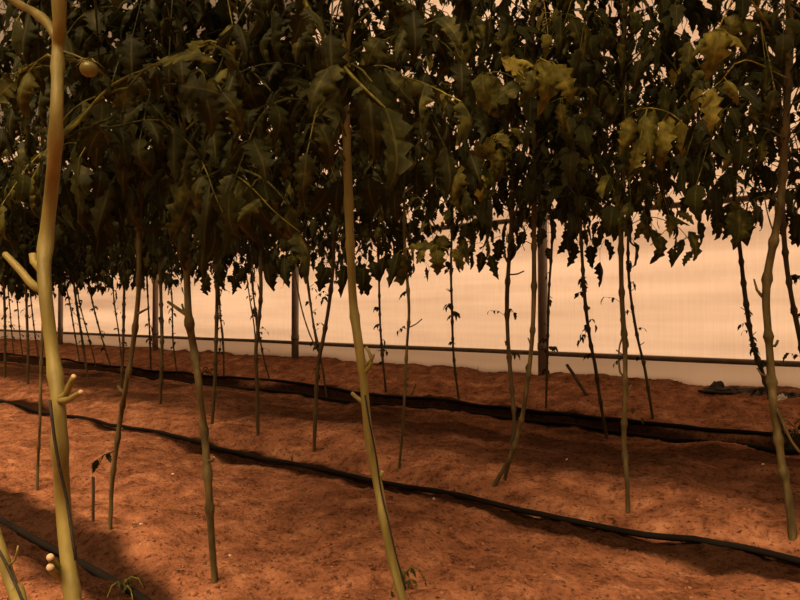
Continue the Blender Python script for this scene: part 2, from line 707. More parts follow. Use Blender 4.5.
XS = axis([(-26, -9, .25), (-9, -4.2, .06), (-4.2, -2.2, .024), (-2.2, 1.3, .015), (1.3, 2.4, .05), (2.4, 6, .3)])
YS = axis([(-4, .4, .2), (.4, .9, .03), (.9, 2.7, .015), (2.7, 4.1, .024), (4.1, 5.75, .03), (5.75, 9, .4)])
V = [(x, y, ground(x, y)) for y in YS for x in XS]
nx = len(XS)
F = [(j * nx + i, j * nx + i + 1, (j + 1) * nx + i + 1, (j + 1) * nx + i) for j in range(len(YS) - 1) for i in range(nx - 1)]
mb = MB()
mb.add(V, F)
fl = mb.build('floor', M_SOIL)
fl['kind'] = 'structure'


def damp_shade(x, y):
    # water along the drip pipes and trench, plus painted furrow and canopy shade
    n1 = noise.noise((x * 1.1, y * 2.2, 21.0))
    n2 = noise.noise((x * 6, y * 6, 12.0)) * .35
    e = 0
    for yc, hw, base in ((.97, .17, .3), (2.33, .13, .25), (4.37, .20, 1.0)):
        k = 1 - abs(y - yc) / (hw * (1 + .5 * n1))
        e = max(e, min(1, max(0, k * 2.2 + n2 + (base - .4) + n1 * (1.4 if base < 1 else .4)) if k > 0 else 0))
    k = 1 - abs(y - 3.5) / (.80 * (1 + .35 * n1))  # canopy shade painted over the bed between middle and back rows
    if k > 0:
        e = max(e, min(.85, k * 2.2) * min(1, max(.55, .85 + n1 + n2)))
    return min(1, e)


da = fl.data.attributes.new('damp_shade', 'FLOAT', 'POINT')
da.data.foreach_set('value', [damp_shade(v[0], v[1]) for v in V])

YW = 5.62
WT = 4.4


def sheet(name, P0, P1, mat, nxs, wob, zs, y0):
    mb = MB()
    V, F = [], []
    for j, z in enumerate(zs):
        for i in range(nxs + 1):
            x = P0 + (P1 - P0) * i / nxs
            V.append((x, y0 + wob * (noise.noise((x * .35, z * 3.2, 1.3)) + .4 * noise.noise((x * 1.3, z * 7, 4.3))), z))
    for j in range(len(zs) - 1):
        for i in range(nxs):
            a = j * (nxs + 1) + i
            F.append((a, a + 1, a + nxs + 2, a + nxs + 1))
    mb.add(V, F)
    o = mb.build(name, mat)
    o['kind'] = 'structure'
    return o


sheet('wall_back', -27, 6, M_FILM, 260, .022, [.0 + WT * i / 60 for i in range(61)], YW)
sheet('trim_1', -27, 6, M_SKIRT, 200, .008, [.05 + .36 * i / 10 for i in range(11)], YW - .03)

# film roof: arched from the wall top over the crop rows
mb = MB()
V, F = [], []
NA = 28
for i in range(NA + 1):
    a = PI * .5 * i / NA
    y = YW - 6.5 * (1 - math.cos(a)) + .0
    z = WT + 1.9 * math.sin(a)
    for x in np.linspace(-27, 6, 24):
        V.append((x, y, z))
for i in range(NA):
    for k in range(23):
        F.append((i * 24 + k, i * 24 + k + 1, (i + 1) * 24 + k + 1, (i + 1) * 24 + k))
mb.add(V, F)
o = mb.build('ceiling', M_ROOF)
o['kind'] = 'structure'

# ------------------------------------------------------------------ posts and rails by the film wall
posts = [(543, 'galvanized post behind the two crossing stems, nearest along the film wall'),
         (295, 'galvanized post standing clear on the soil bank beside forked thin stems'),
         (155, 'galvanized post third along the film wall, among crowded thin stems'),
         (60, 'galvanized post far down the film wall, just right of the thick green stem'),
         (-6, 'galvanized post farthest along the film wall at the picture edge')]
for px, lab in posts[:4]:
    p = at(px, 375, YW - .14)
    gz = ground(p.x, p.y, False)
    t = thing('greenhouse_post', lab, 'post', (p.x, p.y, gz), 'posts along the film wall')
    mb = MB()
    tube(mb, [Vector((p.x, p.y, gz - .08)), Vector((p.x, p.y, 1.6)), Vector((p.x, p.y, WT - .02))], .043, 20)
    mb.build('pole', M_STEEL, t)
    for zz in (.455, 1.66):
        mb = MB()
        tube(mb, [Vector((p.x, p.y, zz - .03)), Vector((p.x, p.y, zz)), Vector((p.x, p.y, zz + .03))], .048, 20)
        mb.build('clamp', M_RAIL, t)


def rail(name, z, r, lab, y):
    mb = MB()
    P = [Vector((x, y, z + .012 * noise.noise((x * .4, 2, z)))) for x in np.arange(-27, 5, .4)]
    tube(mb, P, r, 14)
    ob = mb.build(name, M_RAIL, None, (0, y, z))
    tag(ob, lab, 'rail')


a = at(700, 359.5, YW - .075)
b = at(400, 347.5, YW - .075)
print('rail z', a.z, b.z)
rail('film_rail', (a.z + b.z) / 2, .021, 'low steel rail running along the film wall just above the soil bank', YW - .075)
a = at(700, 203, YW - .075)
b = at(410, 232, YW - .075)
print('pipe z', a.z, b.z)
rail('purlin_pipe', (a.z + b.z) / 2, .024, 'upper steel pipe along the film wall, half hidden by leaves', YW - .075)

# ------------------------------------------------------------------ drip pipes
def drip(label, yfun, r, x0, x1, lift=.0):
    P = []
    xs = np.arange(x0, x1, .08)
    for x in xs:
        y = yfun(x)
        zz = [ground(x + dx, y, False) for dx in (-.45, -.3, -.16, -.08, 0, .08, .16, .3, .45)]
        P.append(Vector((x, y, (sum(zz) / 9 * .6 + max(zz[3:6]) * .4) + r * .8 + lift + .004 * noise.noise((x * 2, y, 0)))))
    mb = MB()
    tube(mb, P, r, 10)
    o = mb.build('drip_pipe', M_PIPE, None, tuple(P[len(P) // 2]))
    tag(o, label, 'pipe', 'drip pipes along the crop rows')


drip('black drip pipe nearest the thick green stem, crossing the bottom left corner', lambda x: .965 + .01 * math.sin(x * 1.7), .0115, -5, 1.4)
drip('black drip pipe crossing the soil from left edge to lower right corner', lambda x: 2.40 + .03 * math.sin(x * 1.1 + 1) + .02 * x, .0115, -14, 2.0, .008)
drip('black drip pipe on the near lip of the dark trench', lambda x: 4.215 + .015 * math.sin(x * 1.3), .014, -18, 2.4)
drip('black drip pipe on the far lip of the dark trench, below the soil bank', lambda x: 4.54 + .015 * math.sin(x * 1.1 + 2), .014, -18, 2.4)

# ------------------------------------------------------------------ near row
NR = 'tomato plants in the near row'
p = Plant('thick pale green tomato stem in front with twin cut stubs low down',
          [(59, 0), (58, 50), (57, 100), (55, 150), (51, 195), (46, 240), (44, 268), (46, 300), (52, 350), (58, 400), (60, 450), (63, 500), (67, 550), (73, 600), (79, 640)],
          Y=.42, r=(.0106, .0070), top=2.2, mat=M_STEM_NEAR, sides=18, group=NR)
p.stub([(44, 292), (33, 285), (20, 270), (5, 254)], r=(.0066, .0046), near=.02)
p.stub([(46, 272), (38, 266), (34, 262), (33, 254)], r=(.0062, .0056), cut=False)
p.stub([(61, 402), (66, 394), (70, 384), (74, 376)], r=(.0052, .0034))
p.stub([(61, 404), (68, 400), (75, 396), (81, 392)], r=(.0052, .0030), near=.012)
p.stub([(68, 576), (60, 570), (54, 563), (50, 557)], r=(.0046, .0046), near=.034)
p.stub([(69, 579), (61, 577), (54, 572), (50, 567)], r=(.0046, .0046), near=.034)
p.branch([(57, 45), (48, 24), (34, 12), (16, 2), (0, -12)], r=(.0075, .006))
p.string([(50, 400), (54, 435), (60, 470), (67, 500), (72, 535), (76, 560)], off=.016)
p.leaf([(48, 55), (38, 62), (20, 72), (-10, 85)], [.42, .41, .40, .40], size=.055, tint=.42, from_stem=62)
p.leaf([(68, 60), (90, 62), (112, 82), (118, 98)], [.44, .47, .5, .52], size=.04, tint=.35, from_stem=55, pairs=2)
p.leaf([(75, 125), (112, 85), (150, 68), (208, 44)], [.44, .50, .55, .62], size=.075, tint=.36, from_stem=143, start=.55)
p.leaf([(80, 120), (105, 128), (160, 120), (195, 150)], [.5, .6, .68, .74], size=.07, tint=.30, from_stem=140, start=.5)
# green fruit on a short stalk
c = at(89, 69, .45)
tr_ = MB()
lump_seed = 1
VV = []
tube(tr_, smooth_path([p.by_py(50), at(72, 54, .44), at(86, 60, .45)], .01), .0014, 6)
fb = MB()
tf = MB()
lump(tf, (0, 0, 0), .0125, .92, 0, 3)
for q in tf.V:
    q /= np.linalg.norm(q / (1, 1, .9), axis=1)[:, None] / .0125
    q += np.array(c)
fb.add(tf.V[0], tf.F)
fr = fb.build('fruit', M_FRUIT, p.root)
cb = MB()
for k in range(5):
    a = k * 2 * PI / 5
    d = Vector((math.cos(a), math.sin(a), 0))
    tube(cb, [c + Vector((0, 0, .0125)), c + d * .010 + Vector((0, 0, .012)), c + d * .021 + Vector((0, 0, .004))], lambda t: .0016 * (1.1 - t), 5)
cb.V += tr_.V
cb.F += [tuple(i + cb.n for i in f) for f in tr_.F]
cb.mi += tr_.mi
cb.T += tr_.T
cal = cb.build('calyx', M_STEM_NEAR, None, tuple(p.base))
cal.location = (0, 0, 0)
cal.parent = fr
p.crown(1.22, 2.2, every=.06, length=(.3, .55), size=(.06, .09), hires=True, tint=(.08, .34))
p.spray([(85, 112), (112, 92), (128, 88)], [(116, 92, 64, -36), (160, 62, 60, -14)], .5, .38, .003, 143)
p.spray([(110, 118), (150, 90), (180, 84), (215, 90)], [(180, 86, 50, 8), (222, 92, 50, 48), (205, 92, 46, 75)], .62, .34, .003, 140)
p.spray([(44, 66), (32, 70), (22, 78)], [(28, 72, 52, 108), (14, 82, 46, 130)], .41, .42, .0022, 68)

p = Plant('slanting pale green stem leaning across the lower left corner with dark twine',
          [(-60, 300), (-40, 420), (-18, 500), (0, 548), (8, 575), (18, 602), (26, 630)], Y=.40, r=(.009, .008), top=2.1, mat=M_STEM_NEAR, sides=14, group=NR)
p.stub([(10, 566), (15, 560), (17, 552), (18, 546)], r=(.003, .0012), cut=False)
p.string([(-4, 545), (3, 558), (10, 572), (19, 592), (25, 606)], off=.012)

p = Plant('brown-green stem with a forked stub, just right of the thick front stem',
          [(184, 160), (185, 220), (187, 280), (189, 320), (194, 350), (199, 385), (204, 430), (208, 480), (211, 530), (215, 583)],
          r=(.0098, .010), lean=-.05, top=2.25, sides=14, group=NR)
p.stub([(187, 318), (181, 311), (174, 306), (168, 302)], r=(.006, .0042), cut=False)
p.stub([(186, 316), (184, 311), (182, 304)], r=(.004, .003), cut=False)
p.stub([(209, 463), (213, 460), (214, 457)], r=(.004, .003))
p.crown(1.18, 2.25, every=.042, length=(.30, .5), size=(.085, .12), hires=True, tint=(.06, .30))
p.spray([(205, 178), (230, 168), (262, 178), (290, 205)], [(212, 170, 85, 95), (240, 176, 80, 100), (264, 184, 70, 80), (286, 205, 62, 86), (196, 176, 76, 106), (250, 190, 60, 70), (225, 190, 62, 85)], 1.0, .34, .0045, 185)
p.spray([(192, 215), (205, 220), (216, 226)], [(214, 224, 46, 84), (204, 244, 38, 102), (226, 226, 40, 60), (180, 232, 44, 100)], 1.08, .28, .003, 225)
p.spray([(175, 120), (160, 118), (140, 130)], [(160, 122, 66, 110), (142, 130, 62, 130), (174, 125, 60, 90), (130, 140, 55, 100)], 1.02, .30, .004, 140)
p.spray([(196, 60), (220, 55), (250, 70), (275, 95)], [(222, 60, 62, 95), (245, 70, 60, 75), (272, 95, 60, 60), (232, 70, 58, 110), (210, 60, 60, 120)], 1.05, .33, .004, 80)
p.leaf([(205, 165), (240, 178), (275, 212), (300, 232)], [1.08, 1.0, .98, .97], size=.10, tint=.42, from_stem=180, start=.3)
p.leaf([(198, 160), (205, 168), (215, 195), (224, 215)], [1.05, .98, .95, .95], size=.11, tint=.36, from_stem=172, start=.4, pairs=2)

p = Plant('slender curved stem leaning right at the top, with a dark leaf hanging low',
          [(139, 225), (139, 270), (138, 300), (133, 345), (127, 380), (121, 415), (116, 450), (112, 485), (110, 530)],
          r=(.0068, .0085), lean=.0, top=2.2, sides=12, group=NR)
p.stub([(138, 316), (143, 311), (147, 309)], r=(.0045, .003), cut=False)
p.stub([(122, 393), (120, 389), (118, 386)], r=(.005, .004))
p.leaf([(112, 452), (104, 455), (97, 460)], p.base.y, size=.05, tint=.2, from_stem=450, pairs=1, start=.6)
p.crown(1.15, 2.2, every=.042, length=(.28, .46), size=(.08, .115), tint=(.05, .28))
p.spray([(132, 190), (110, 180), (85, 190)], [(110, 184, 58, 100), (88, 190, 60, 120), (125, 190, 54, 85), (100, 195, 60, 80)], 1.05, .25, .003, 205)
p.spray([(132, 60), (110, 40), (85, 45)], [(110, 45, 60, 100), (90, 46, 60, 120), (124, 50, 54, 80)], 1.05, .26, .003, 80)

p = Plant('thin dark stem rising out of the soil close left of the thick front stem',
          [(44, 260), (43, 320), (41, 370), (40, 420), (38, 460), (37, 491)], r=(.006, .0065), top=2.2, sides=10, group=NR)
p.crown(1.15, 2.2, every=.042, length=(.3, .48), size=(.08, .12), tint=(.05, .26))

p = Plant('tall central stem with a hooked stub, reaching the bottom edge',
          [(344, 70), (346, 120), (348, 180), (350, 240), (353, 300), (358, 340), (363, 375), (367, 420), (372, 455), (378, 485), (384, 520), (392, 560), (403, 600), (410, 625)],
          Y=1.22, lean=-.06, r=(.0105, .0098), top=1.95, mat=M_STEM_NEAR, sides=16, group=NR)
p.stub([(365, 372), (371, 364), (370, 354), (366, 347)], r=(.0058, .0036), cut=False)
p.stub([(364, 366), (369, 362), (373, 358), (374, 354)], r=(.004, .0028), cut=False)
p.stub([(365, 406), (360, 400), (355, 396), (352, 393)], r=(.006, .0045), cut=True)
p.stub([(377, 478), (381, 476), (382, 471)], r=(.005, .004))
p.string([(365, 395), (370, 425), (376, 455), (381, 490), (388, 520), (396, 555), (406, 590)], off=.014)
p.leaf([(296, -14), (318, 26), (345, 68), (385, 108)], [.98, .96, .94, .93], size=.14, tint=.40, start=.3, pairs=2, rad=.006, droop=.6)
p.leaf([(352, 78), (380, 74), (420, 82), (462, 102)], [1.12, 1.08, 1.06, 1.05], size=.085, tint=.46, from_stem=90, start=.35)
p.leaf([(365, 60), (385, 40), (410, 30), (440, 18)], [1.12, 1.08, 1.06, 1.05], size=.085, tint=.42, from_stem=80, start=.4)
p.leaf([(338, 88), (325, 92), (308, 92), (296, 84)], [1.14, 1.1, 1.08, 1.06], size=.07, tint=.36, from_stem=90, start=.4)
p.leaf([(330, 60), (310, 40), (285, 30), (255, 45)], [1.14, 1.1, 1.08, 1.06], size=.10, tint=.32, from_stem=75, start=.35)
p.crown(1.10, 1.95, every=.07, length=(.26, .42), size=(.08, .11), hires=True, tint=(.08, .34))
p.spray([(352, 64), (362, 70), (372, 82)], [(356, 70, 100, 60), (368, 82, 84, 84), (352, 76, 60, 108)], .95, .37, .004, 80)
p.spray([(362, 70), (385, 66), (402, 76)], [(398, 76, 66, 18), (384, 70, 50, 50), (376, 66, 44, -20)], 1.05, .47, .0035, 85)
p.spray([(335, 95), (320, 88), (305, 90)], [(318, 92, 48, 100), (304, 92, 46, 130), (330, 98, 44, 85), (312, 86, 40, 200)], 1.1, .38, .003, 100)
p.spray([(330, 60), (312, 40), (290, 36)], [(310, 44, 60, 95), (292, 40, 60, 120), (324, 54, 52, 75), (300, 30, 46, 170)], 1.1, .36, .003, 78)
p.spray([(352, 180), (372, 176), (392, 190)], [(368, 178, 40, 85), (384, 184, 40, 70), (395, 192, 36, 95), (338, 182, 40, 100), (328, 190, 40, 120)], 1.3, .26, .003, 192)

# ------------------------------------------------------------------ middle row
MR = 'tomato plants in the middle row'
p = Plant('sturdy stem near the right edge, forking low with a pale cut knot',
          [(786, 120), (783, 170), (780, 205), (774, 240), (768, 272), (766, 300), (768, 330), (771, 370), (773, 400), (777, 430), (783, 470), (789, 500), (793, 540)],
          r=(.0125, .0105), top=2.3, sides=14, group=MR)
p.stub([(770, 345), (775, 346), (778, 340)], r=(.005, .004), cut=False)
p.branch([(774, 405), (779, 414), (785, 428), (792, 442), (802, 455)], r=(.006, .004))
p.branch([(766, 380), (761, 374), (757, 368)], r=(.005, .003))
p.branch([(767, 300), (757, 290), (754, 279)], r=(.006, .003))
p.branch([(772, 235), (768, 215), (764, 195)], r=(.0025, .002))
p.crown(1.22, 2.3, every=.050, length=(.32, .52), size=(.07, .11), tint=(.1, .34))
p.spray([(745, -6), (728, 10), (718, 30)], [(718, 30, 56, 97), (710, 36, 30, 130), (728, 34, 28, 40)], 2.02, .60, .004, 60)
p.spray([(745, 60), (722, 80), (708, 92)], [(708, 92, 42, 82), (726, 80, 34, 48), (716, 90, 26, 120)], 2.05, .58, .003, 80)
p.spray([(768, 196), (752, 200), (740, 208)], [(732, 212, 36, 84), (746, 213, 40, 96), (739, 208, 44, 90), (756, 205, 26, 70)], 2.4, .42, .0025, 205)
p.spray([(760, 20), (750, 15), (740, 20)], [(745, 20, 40, 70), (735, 15, 36, 110), (755, 12, 34, 50), (765, 60, 40, 80), (775, 90, 36, 100)], 2.25, .42, .003, 40)
p.spray([(770, 130), (755, 128), (742, 140)], [(742, 140, 34, 95), (752, 132, 30, 75), (762, 140, 30, 90), (735, 150, 26, 120)], 2.35, .40, .003, 140)

p = Plant('straight slim stem with a tall looped side shoot, left of the sturdy right-edge stem',
          [(623, 60), (624, 120), (623, 180), (621, 240), (622, 300), (625, 350), (625, 400), (624, 440), (627, 480), (628, 513)],
          r=(.0088, .0098), top=2.3, sides=12, group=MR)
p.branch([(625, 378), (620, 372), (619, 350), (623, 335)], r=(.004, .003))
p.stub([(625, 397), (629, 392), (631, 385)], r=(.0045, .003))
p.stub([(624, 350), (628, 346), (627, 338)], r=(.004, .003))
p.crown(1.2, 2.3, every=.042, length=(.32, .52), size=(.07, .115), tint=(.12, .4))
p.spray([(632, 112), (648, 108), (668, 112), (682, 122)], [(632, 118, 42, 100), (645, 116, 52, 86), (655, 112, 38, 112), (668, 118, 46, 100), (681, 122, 40, 80), (656, 140, 34, 75), (640, 140, 36, 95)], 2.15, .53, .0032, 122)
p.spray([(628, 226), (650, 217), (675, 225), (688, 238)], [(642, 222, 22, 105), (652, 230, 28, 80), (660, 236, 34, 86), (672, 248, 24, 85), (684, 240, 24, 112), (689, 232, 32, 62), (666, 216, 26, 15), (678, 212, 22, 28), (692, 252, 18, 140), (676, 236, 24, 70)], 2.4, .42, .0024, 232)
p.spray([(634, 60), (650, 40), (668, 30), (690, 40)], [(650, 45, 36, 100), (662, 35, 40, 85), (675, 35, 36, 70), (690, 42, 40, 95), (640, 60, 34, 110)], 2.3, .38, .003, 70)
p.spray([(616, 90), (604, 80), (594, 90)], [(594, 92, 36, 95), (604, 84, 34, 110), (610, 95, 34, 80), (588, 82, 26, 150)], 2.3, .42, .003, 100)
p.shoots(.35, .95, 4)

p = Plant('leaning stem whose base crosses a second thin stem, in front of a post',
          [(533, 110), (535, 170), (534, 230), (534, 290), (532, 340), (527, 385), (521, 422), (511, 455), (493, 487)],
          r=(.0085, .0105), top=2.3, sides=12, group=MR)
p.stub([(528, 375), (526, 368), (528, 364)], r=(.0045, .0035))
p.stub([(531, 350), (530, 343), (528, 338)], r=(.0045, .0028), cut=False)
p.crown(1.2, 2.3, every=.040, length=(.32, .52), size=(.07, .115), tint=(.12, .42))
p.spray([(525, 80), (508, 66), (502, 60)], [(502, 60, 42, 24), (520, 70, 36, 60), (512, 58, 30, 5)], 1.95, .63, .003, 100)
p.spray([(534, 66), (540, 58), (548, 62)], [(542, 60, 62, 74), (556, 66, 46, 60), (536, 70, 44, 100)], 1.95, .52, .0035, 90)
p.spray([(520, 82), (500, 72), (484, 74)], [(482, 74, 52, 85), (520, 88, 46, 165), (494, 76, 44, 100)], 2.0, .46, .003, 100)
p.spray([(548, 104), (562, 98), (576, 98)], [(570, 98, 24, 5), (588, 88, 15, 40), (565, 120, 24, 60), (560, 104, 30, 90)], 2.1, .50, .002, 115)
p.spray([(518, 150), (498, 140), (478, 150), (464, 168)], [(492, 140, 38, 130), (478, 150, 42, 108), (498, 150, 34, 82), (466, 164, 42, 120), (460, 182, 36, 108), (484, 172, 36, 95), (505, 160, 34, 100)], 2.2, .46, .0028, 165)
p.spray([(522, 240), (500, 236), (486, 245)], [(482, 252, 28, 96), (490, 256, 26, 74), (500, 240, 28, 100), (512, 240, 26, 60), (474, 244, 24, 130)], 2.45, .22, .002, 246)
p.spray([(515, 30), (490, 18), (465, 22)], [(490, 20, 44, 95), (475, 22, 46, 110), (462, 25, 40, 130), (505, 25, 40, 80), (470, 40, 40, 90)], 2.1, .42, .003, 45)
p.spray([(546, 25), (565, 14), (585, 22)], [(560, 18, 42, 85), (572, 18, 40, 70), (586, 24, 38, 90), (580, 50, 34, 100)], 2.15, .38, .003, 40)

p = Plant('thin dark stem crossing behind the leaning stem before the post',
          [(512, 215), (509, 260), (507, 300), (508, 340), (511, 380), (514, 415), (513, 442), (508, 465), (504, 482)],
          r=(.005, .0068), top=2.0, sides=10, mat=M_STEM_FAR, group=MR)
p.stub([(510, 276), (517, 274), (524, 271)], r=(.0035, .003), cut=False)
p.crown(1.18, 2.0, every=.07, length=(.24, .38), size=(.07, .10), tint=(.1, .35))
p.shoots(.3, .9, 4)

p = Plant('slim stem with a light green leaf drooping beside it, right of the tall central stem',
          [(404, 200), (405, 250), (408, 290), (409, 315), (407, 345), (405, 385), (403, 425), (399, 468)],
          r=(.0062, .0078), top=2.3, sides=12, group=MR)
p.stub([(410, 327), (416, 324), (422, 319)], r=(.0035, .0025), cut=False)
p.crown(1.2, 2.3, every=.042, length=(.32, .52), size=(.07, .115), tint=(.12, .42))
p.spray([(408, 256), (418, 247), (438, 246), (454, 252)], [(432, 247, 32, 186), (436, 250, 32, 80), (453, 250, 26, 58), (444, 236, 28, 104), (462, 240, 28, 70), (424, 250, 18, 120)], 2.3, .54, .003, 266)
p.spray([(402, 250), (398, 254)], [(398, 254, 44, 80), (398, 254, 36, 105)], 2.3, .46, .0025, 262)
p.spray([(412, 150), (428, 138), (446, 150)], [(428, 142, 40, 92), (440, 148, 40, 75), (416, 150, 38, 110), (450, 156, 36, 95)], 2.25, .42, .003, 165)
p.spray([(395, 190), (378, 182), (366, 195)], [(378, 186, 36, 95), (368, 196, 34, 75), (388, 190, 34, 110)], 2.4, .25, .003, 200)
p.spray([(398, 258), (382, 254), (370, 260)], [(372, 262, 26, 75), (364, 268, 30, 90), (384, 258, 28, 100)], 2.42, .2, .002, 268)
p.shoots(.3, .95, 3)

p = Plant('thin stem splitting into three slim shoots, right of a bare post',
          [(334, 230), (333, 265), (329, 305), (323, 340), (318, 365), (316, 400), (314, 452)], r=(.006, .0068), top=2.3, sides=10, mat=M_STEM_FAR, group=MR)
p.branch([(317, 355), (310, 335), (302, 310), (297, 285), (293, 262)], r=(.0045, .0035))
p.branch([(318, 352), (314, 325), (308, 290), (304, 255)], r=(.005, .0038))
p.crown(1.17, 2.3, every=.045, length=(.30, .46), size=(.075, .11), tint=(.1, .36))
p.spray([(330, 262), (322, 262), (310, 256)], [(328, 268, 30, 116), (322, 262, 26, 90), (345, 266, 34, 96), (357, 266, 36, 62), (306, 258, 26, 110)], 2.45, .2, .0022, 262)
p.shoots(.3, .95, 5)

p = Plant('thin stem forked at rail height, between the stubbed near stem and the bare post',
          [(260, 250), (261, 290), (259, 320), (256, 350), (257, 385), (258, 437)], r=(.006, .0068), top=2.3, sides=10, mat=M_STEM_FAR, group=MR)
p.branch([(256, 350), (254, 325), (250, 300), (246, 272)], r=(.0045, .0035))
p.branch([(257, 335), (254, 300), (253, 275), (252, 255)], r=(.004, .0032))
p.crown(1.17, 2.3, every=.045, length=(.30, .46), size=(.075, .11), tint=(.1, .34))
p.spray([(262, 258), (272, 254), (284, 260)], [(284, 258, 32, 88), (266, 264, 34, 86), (246, 268, 24, 122), (275, 256, 26, 70)], 2.45, .2, .0022, 256)
p.shoots(.3, .95, 5)

p = Plant('dark upright stem with a hanging leaf tuft, just right of the stubbed near stem',
          [(216, 255), (217, 300), (216, 345), (215, 380), (212, 424)], r=(.0068, .0068), top=2.3, sides=10, mat=M_STEM_FAR, group=MR)
p.branch([(217, 305), (222, 290), (225, 280)], r=(.0035, .0025))
p.branch([(217, 312), (222, 326), (224, 350), (224, 372)], r=(.0035, .003))
p.crown(1.16, 2.3, every=.045, length=(.30, .46), size=(.075, .11), tint=(.1, .32))
p.spray([(217, 278), (222, 274), (230, 278)], [(208, 274, 22, 110), (228, 276, 20, 40), (233, 282, 14, 70), (204, 284, 14, 95), (216, 272, 22, 60)], 2.5, .15, .002, 280)
p.shoots(.3, .9, 4)

far_mid = [
    ([(160, 250), (161, 300), (162, 350), (160, 405)], 'dark slim stem just left of the stubbed near stem'),
    ([(125, 262), (124, 300), (123, 350), (121, 390)], 'thin dark stem passing close behind the slender curved stem'),
    ([(72, 265), (76, 300), (83, 345), (88, 380)], 'thin stem leaning left at its top, right of the farthest visible post'),
    ([(26, 285), (27, 320), (28, 350), (28, 385)], 'upright dark stem nearest the thick front stem on its left side'),
    ([(4, 288), (5, 320), (5, 350), (5, 378)], 'dark stem of the middle row standing at the very left edge'),
]
for px, lab in far_mid:
    p = Plant(lab, px, r=(.008, .0085), top=2.3, sides=8, mat=M_STEM_FAR, group=MR)
    p.crown(1.16, 2.4, every=.036, length=(.3, .52), size=(.08, .12), tint=(.08, .3))
    p.shoots(.3, .95, 4)

# ------------------------------------------------------------------ back row by the trench
BR = 'tomato plants in the back row along the trench'
SPRAYS = {
    3: [([(582, 240), (590, 238), (600, 250)], [(575, 245, 25, 100), (590, 246, 24, 85), (600, 262, 28, 75), (584, 284, 16, 80), (605, 240, 24, 60), (569, 238, 22, 120)], 4.55, .16)],
    0: [([(738, 215), (752, 206), (764, 204)], [(728, 214, 30, 85), (758, 206, 30, 60), (720, 210, 28, 100)], 4.2, .2)],
    1: [([(784, 212), (792, 215), (798, 222)], [(784, 214, 26, 85), (795, 218, 32, 80), (790, 205, 26, 60), (800, 226, 26, 95)], 4.2, .15)],
    5: [([(451, 240), (440, 236), (430, 238)], [(446, 262, 16, 50), (440, 238, 22, 110), (462, 240, 24, 70)], 4.6, .18)],
}
back = [
    ([(735, 215), (740, 250), (745, 295), (752, 340), (763, 375), (775, 412), (786, 445)], 'dark curved stem crossing behind the sturdy right-edge stem', .0085, 1.28),
    ([(783, 215), (786, 260), (792, 300), (801, 345), (808, 400), (813, 462)], 'dark stem cut off by the right edge of the picture', .008, 1.2),
    ([(628, 250), (630, 290), (637, 335), (645, 370), (653, 420)], 'thin dark stem slanting away behind the straight slim stem', .0065, 1.26),
    ([(580, 220), (582, 255), (585, 300), (590, 340), (595, 365), (601, 405), (607, 440)], 'dark stem beside a leaning wooden stick, left of the straight slim stem', .007, 1.22),
    ([(552, 240), (549, 290), (548, 330), (547, 370), (546, 408)], 'thin stem close against the right side of the nearest post', .006, 1.2),
    ([(452, 225), (451, 270), (452, 310), (453, 345), (455, 370), (459, 400)], 'lone thin stem with small leaf tufts against the bright film', .0065, 1.3),
    ([(378, 235), (379, 280), (380, 320), (382, 350), (386, 393)], 'thin stem just right of the tall central stem', .0065, 1.28),
    ([(304, 240), (309, 290), (315, 335), (322, 365), (327, 400)], 'thin stem slanting right behind the three-shoot stem', .006, 1.26),
    ([(249, 245), (254, 300), (262, 350), (270, 381)], 'thin stem slanting right behind the rail-height forked stem', .006, 1.26),
    ([(218, 255), (220, 310), (223, 345), (224, 378)], 'faint thin stem just behind the stem with the leaf tuft', .006, 1.26),
    ([(168, 258), (172, 300), (173, 340), (177, 374)], 'thin beaded stem between the third post and the stubbed near stem', .006, 1.26),
    ([(146, 256), (148, 300), (150, 340), (151, 371)], 'thin stem touching the left side of the third post', .007, 1.26),
    ([(112, 262), (114, 300), (119, 335), (122, 366)], 'very thin stem with curled leaflets, left of the slender curved stem', .006, 1.28),
    ([(86, 262), (92, 300), (101, 335), (111, 367)], 'thin stem slanting right along the trench, fourth right of the thick front stem', .0075, 1.28),
    ([(75, 264), (79, 300), (88, 335), (96, 366)], 'thin stem slanting right along the trench, third right of the thick front stem', .006, 1.28),
    ([(60, 264), (69, 300), (75, 335), (80, 364)], 'thin stem slanting right along the trench, next to the far post', .007, 1.28),
    ([(30, 288), (32, 310), (35, 335), (39, 360)], 'spindly stem half covered by the left flank of the thick front stem', .0075, 1.2),
    ([(16, 288), (18, 310), (20, 335), (23, 358)], 'spindly stem in the far left group, third from the picture edge', .0065, 1.2),
    ([(8, 288), (10, 310), (12, 335), (14, 357)], 'spindly stem in the far left group, second from the picture edge', .006, 1.2),
]
for i, (px, lab, r, z0) in enumerate(back):
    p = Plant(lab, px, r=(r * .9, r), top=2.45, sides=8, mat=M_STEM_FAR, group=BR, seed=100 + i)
    p.crown(z0 + (.18 if px[0][0] > 420 else 0), 2.45, every=.072 if px[0][0] > 420 else .042, length=(.30, .50), size=(.085, .12), tint=(.08, .34))
    p.shoots(.25, 1.05, 10, .052)
    for leafs in SPRAYS.get(i, []):
        p.spray(*leafs)
# ------------------------------------------------------------------ small things on the soil
def soil_point(px, py):
    q = on_ground(px, py)
    return Vector((q.x, q.y, ground(q.x, q.y)))


def stick(name, a, b, Y0, Y1, r, lab, mat=M_WOOD):
    A, B = at(*a, Y0), at(*b, Y1)
    g = ground(B.x, B.y)
    B.z = min(B.z, g - .01)
    mb = MB()
    tube(mb, [A, A.lerp(B, .35) + Vector((.002, 0, 0)), A.lerp(B, .7), B], lambda t: r * (1 + .1 * math.sin(t * 9)), 7)
    o = mb.build(name, mat, None, (B.x, B.y, g), False)
    tag(o, lab, 'stick')


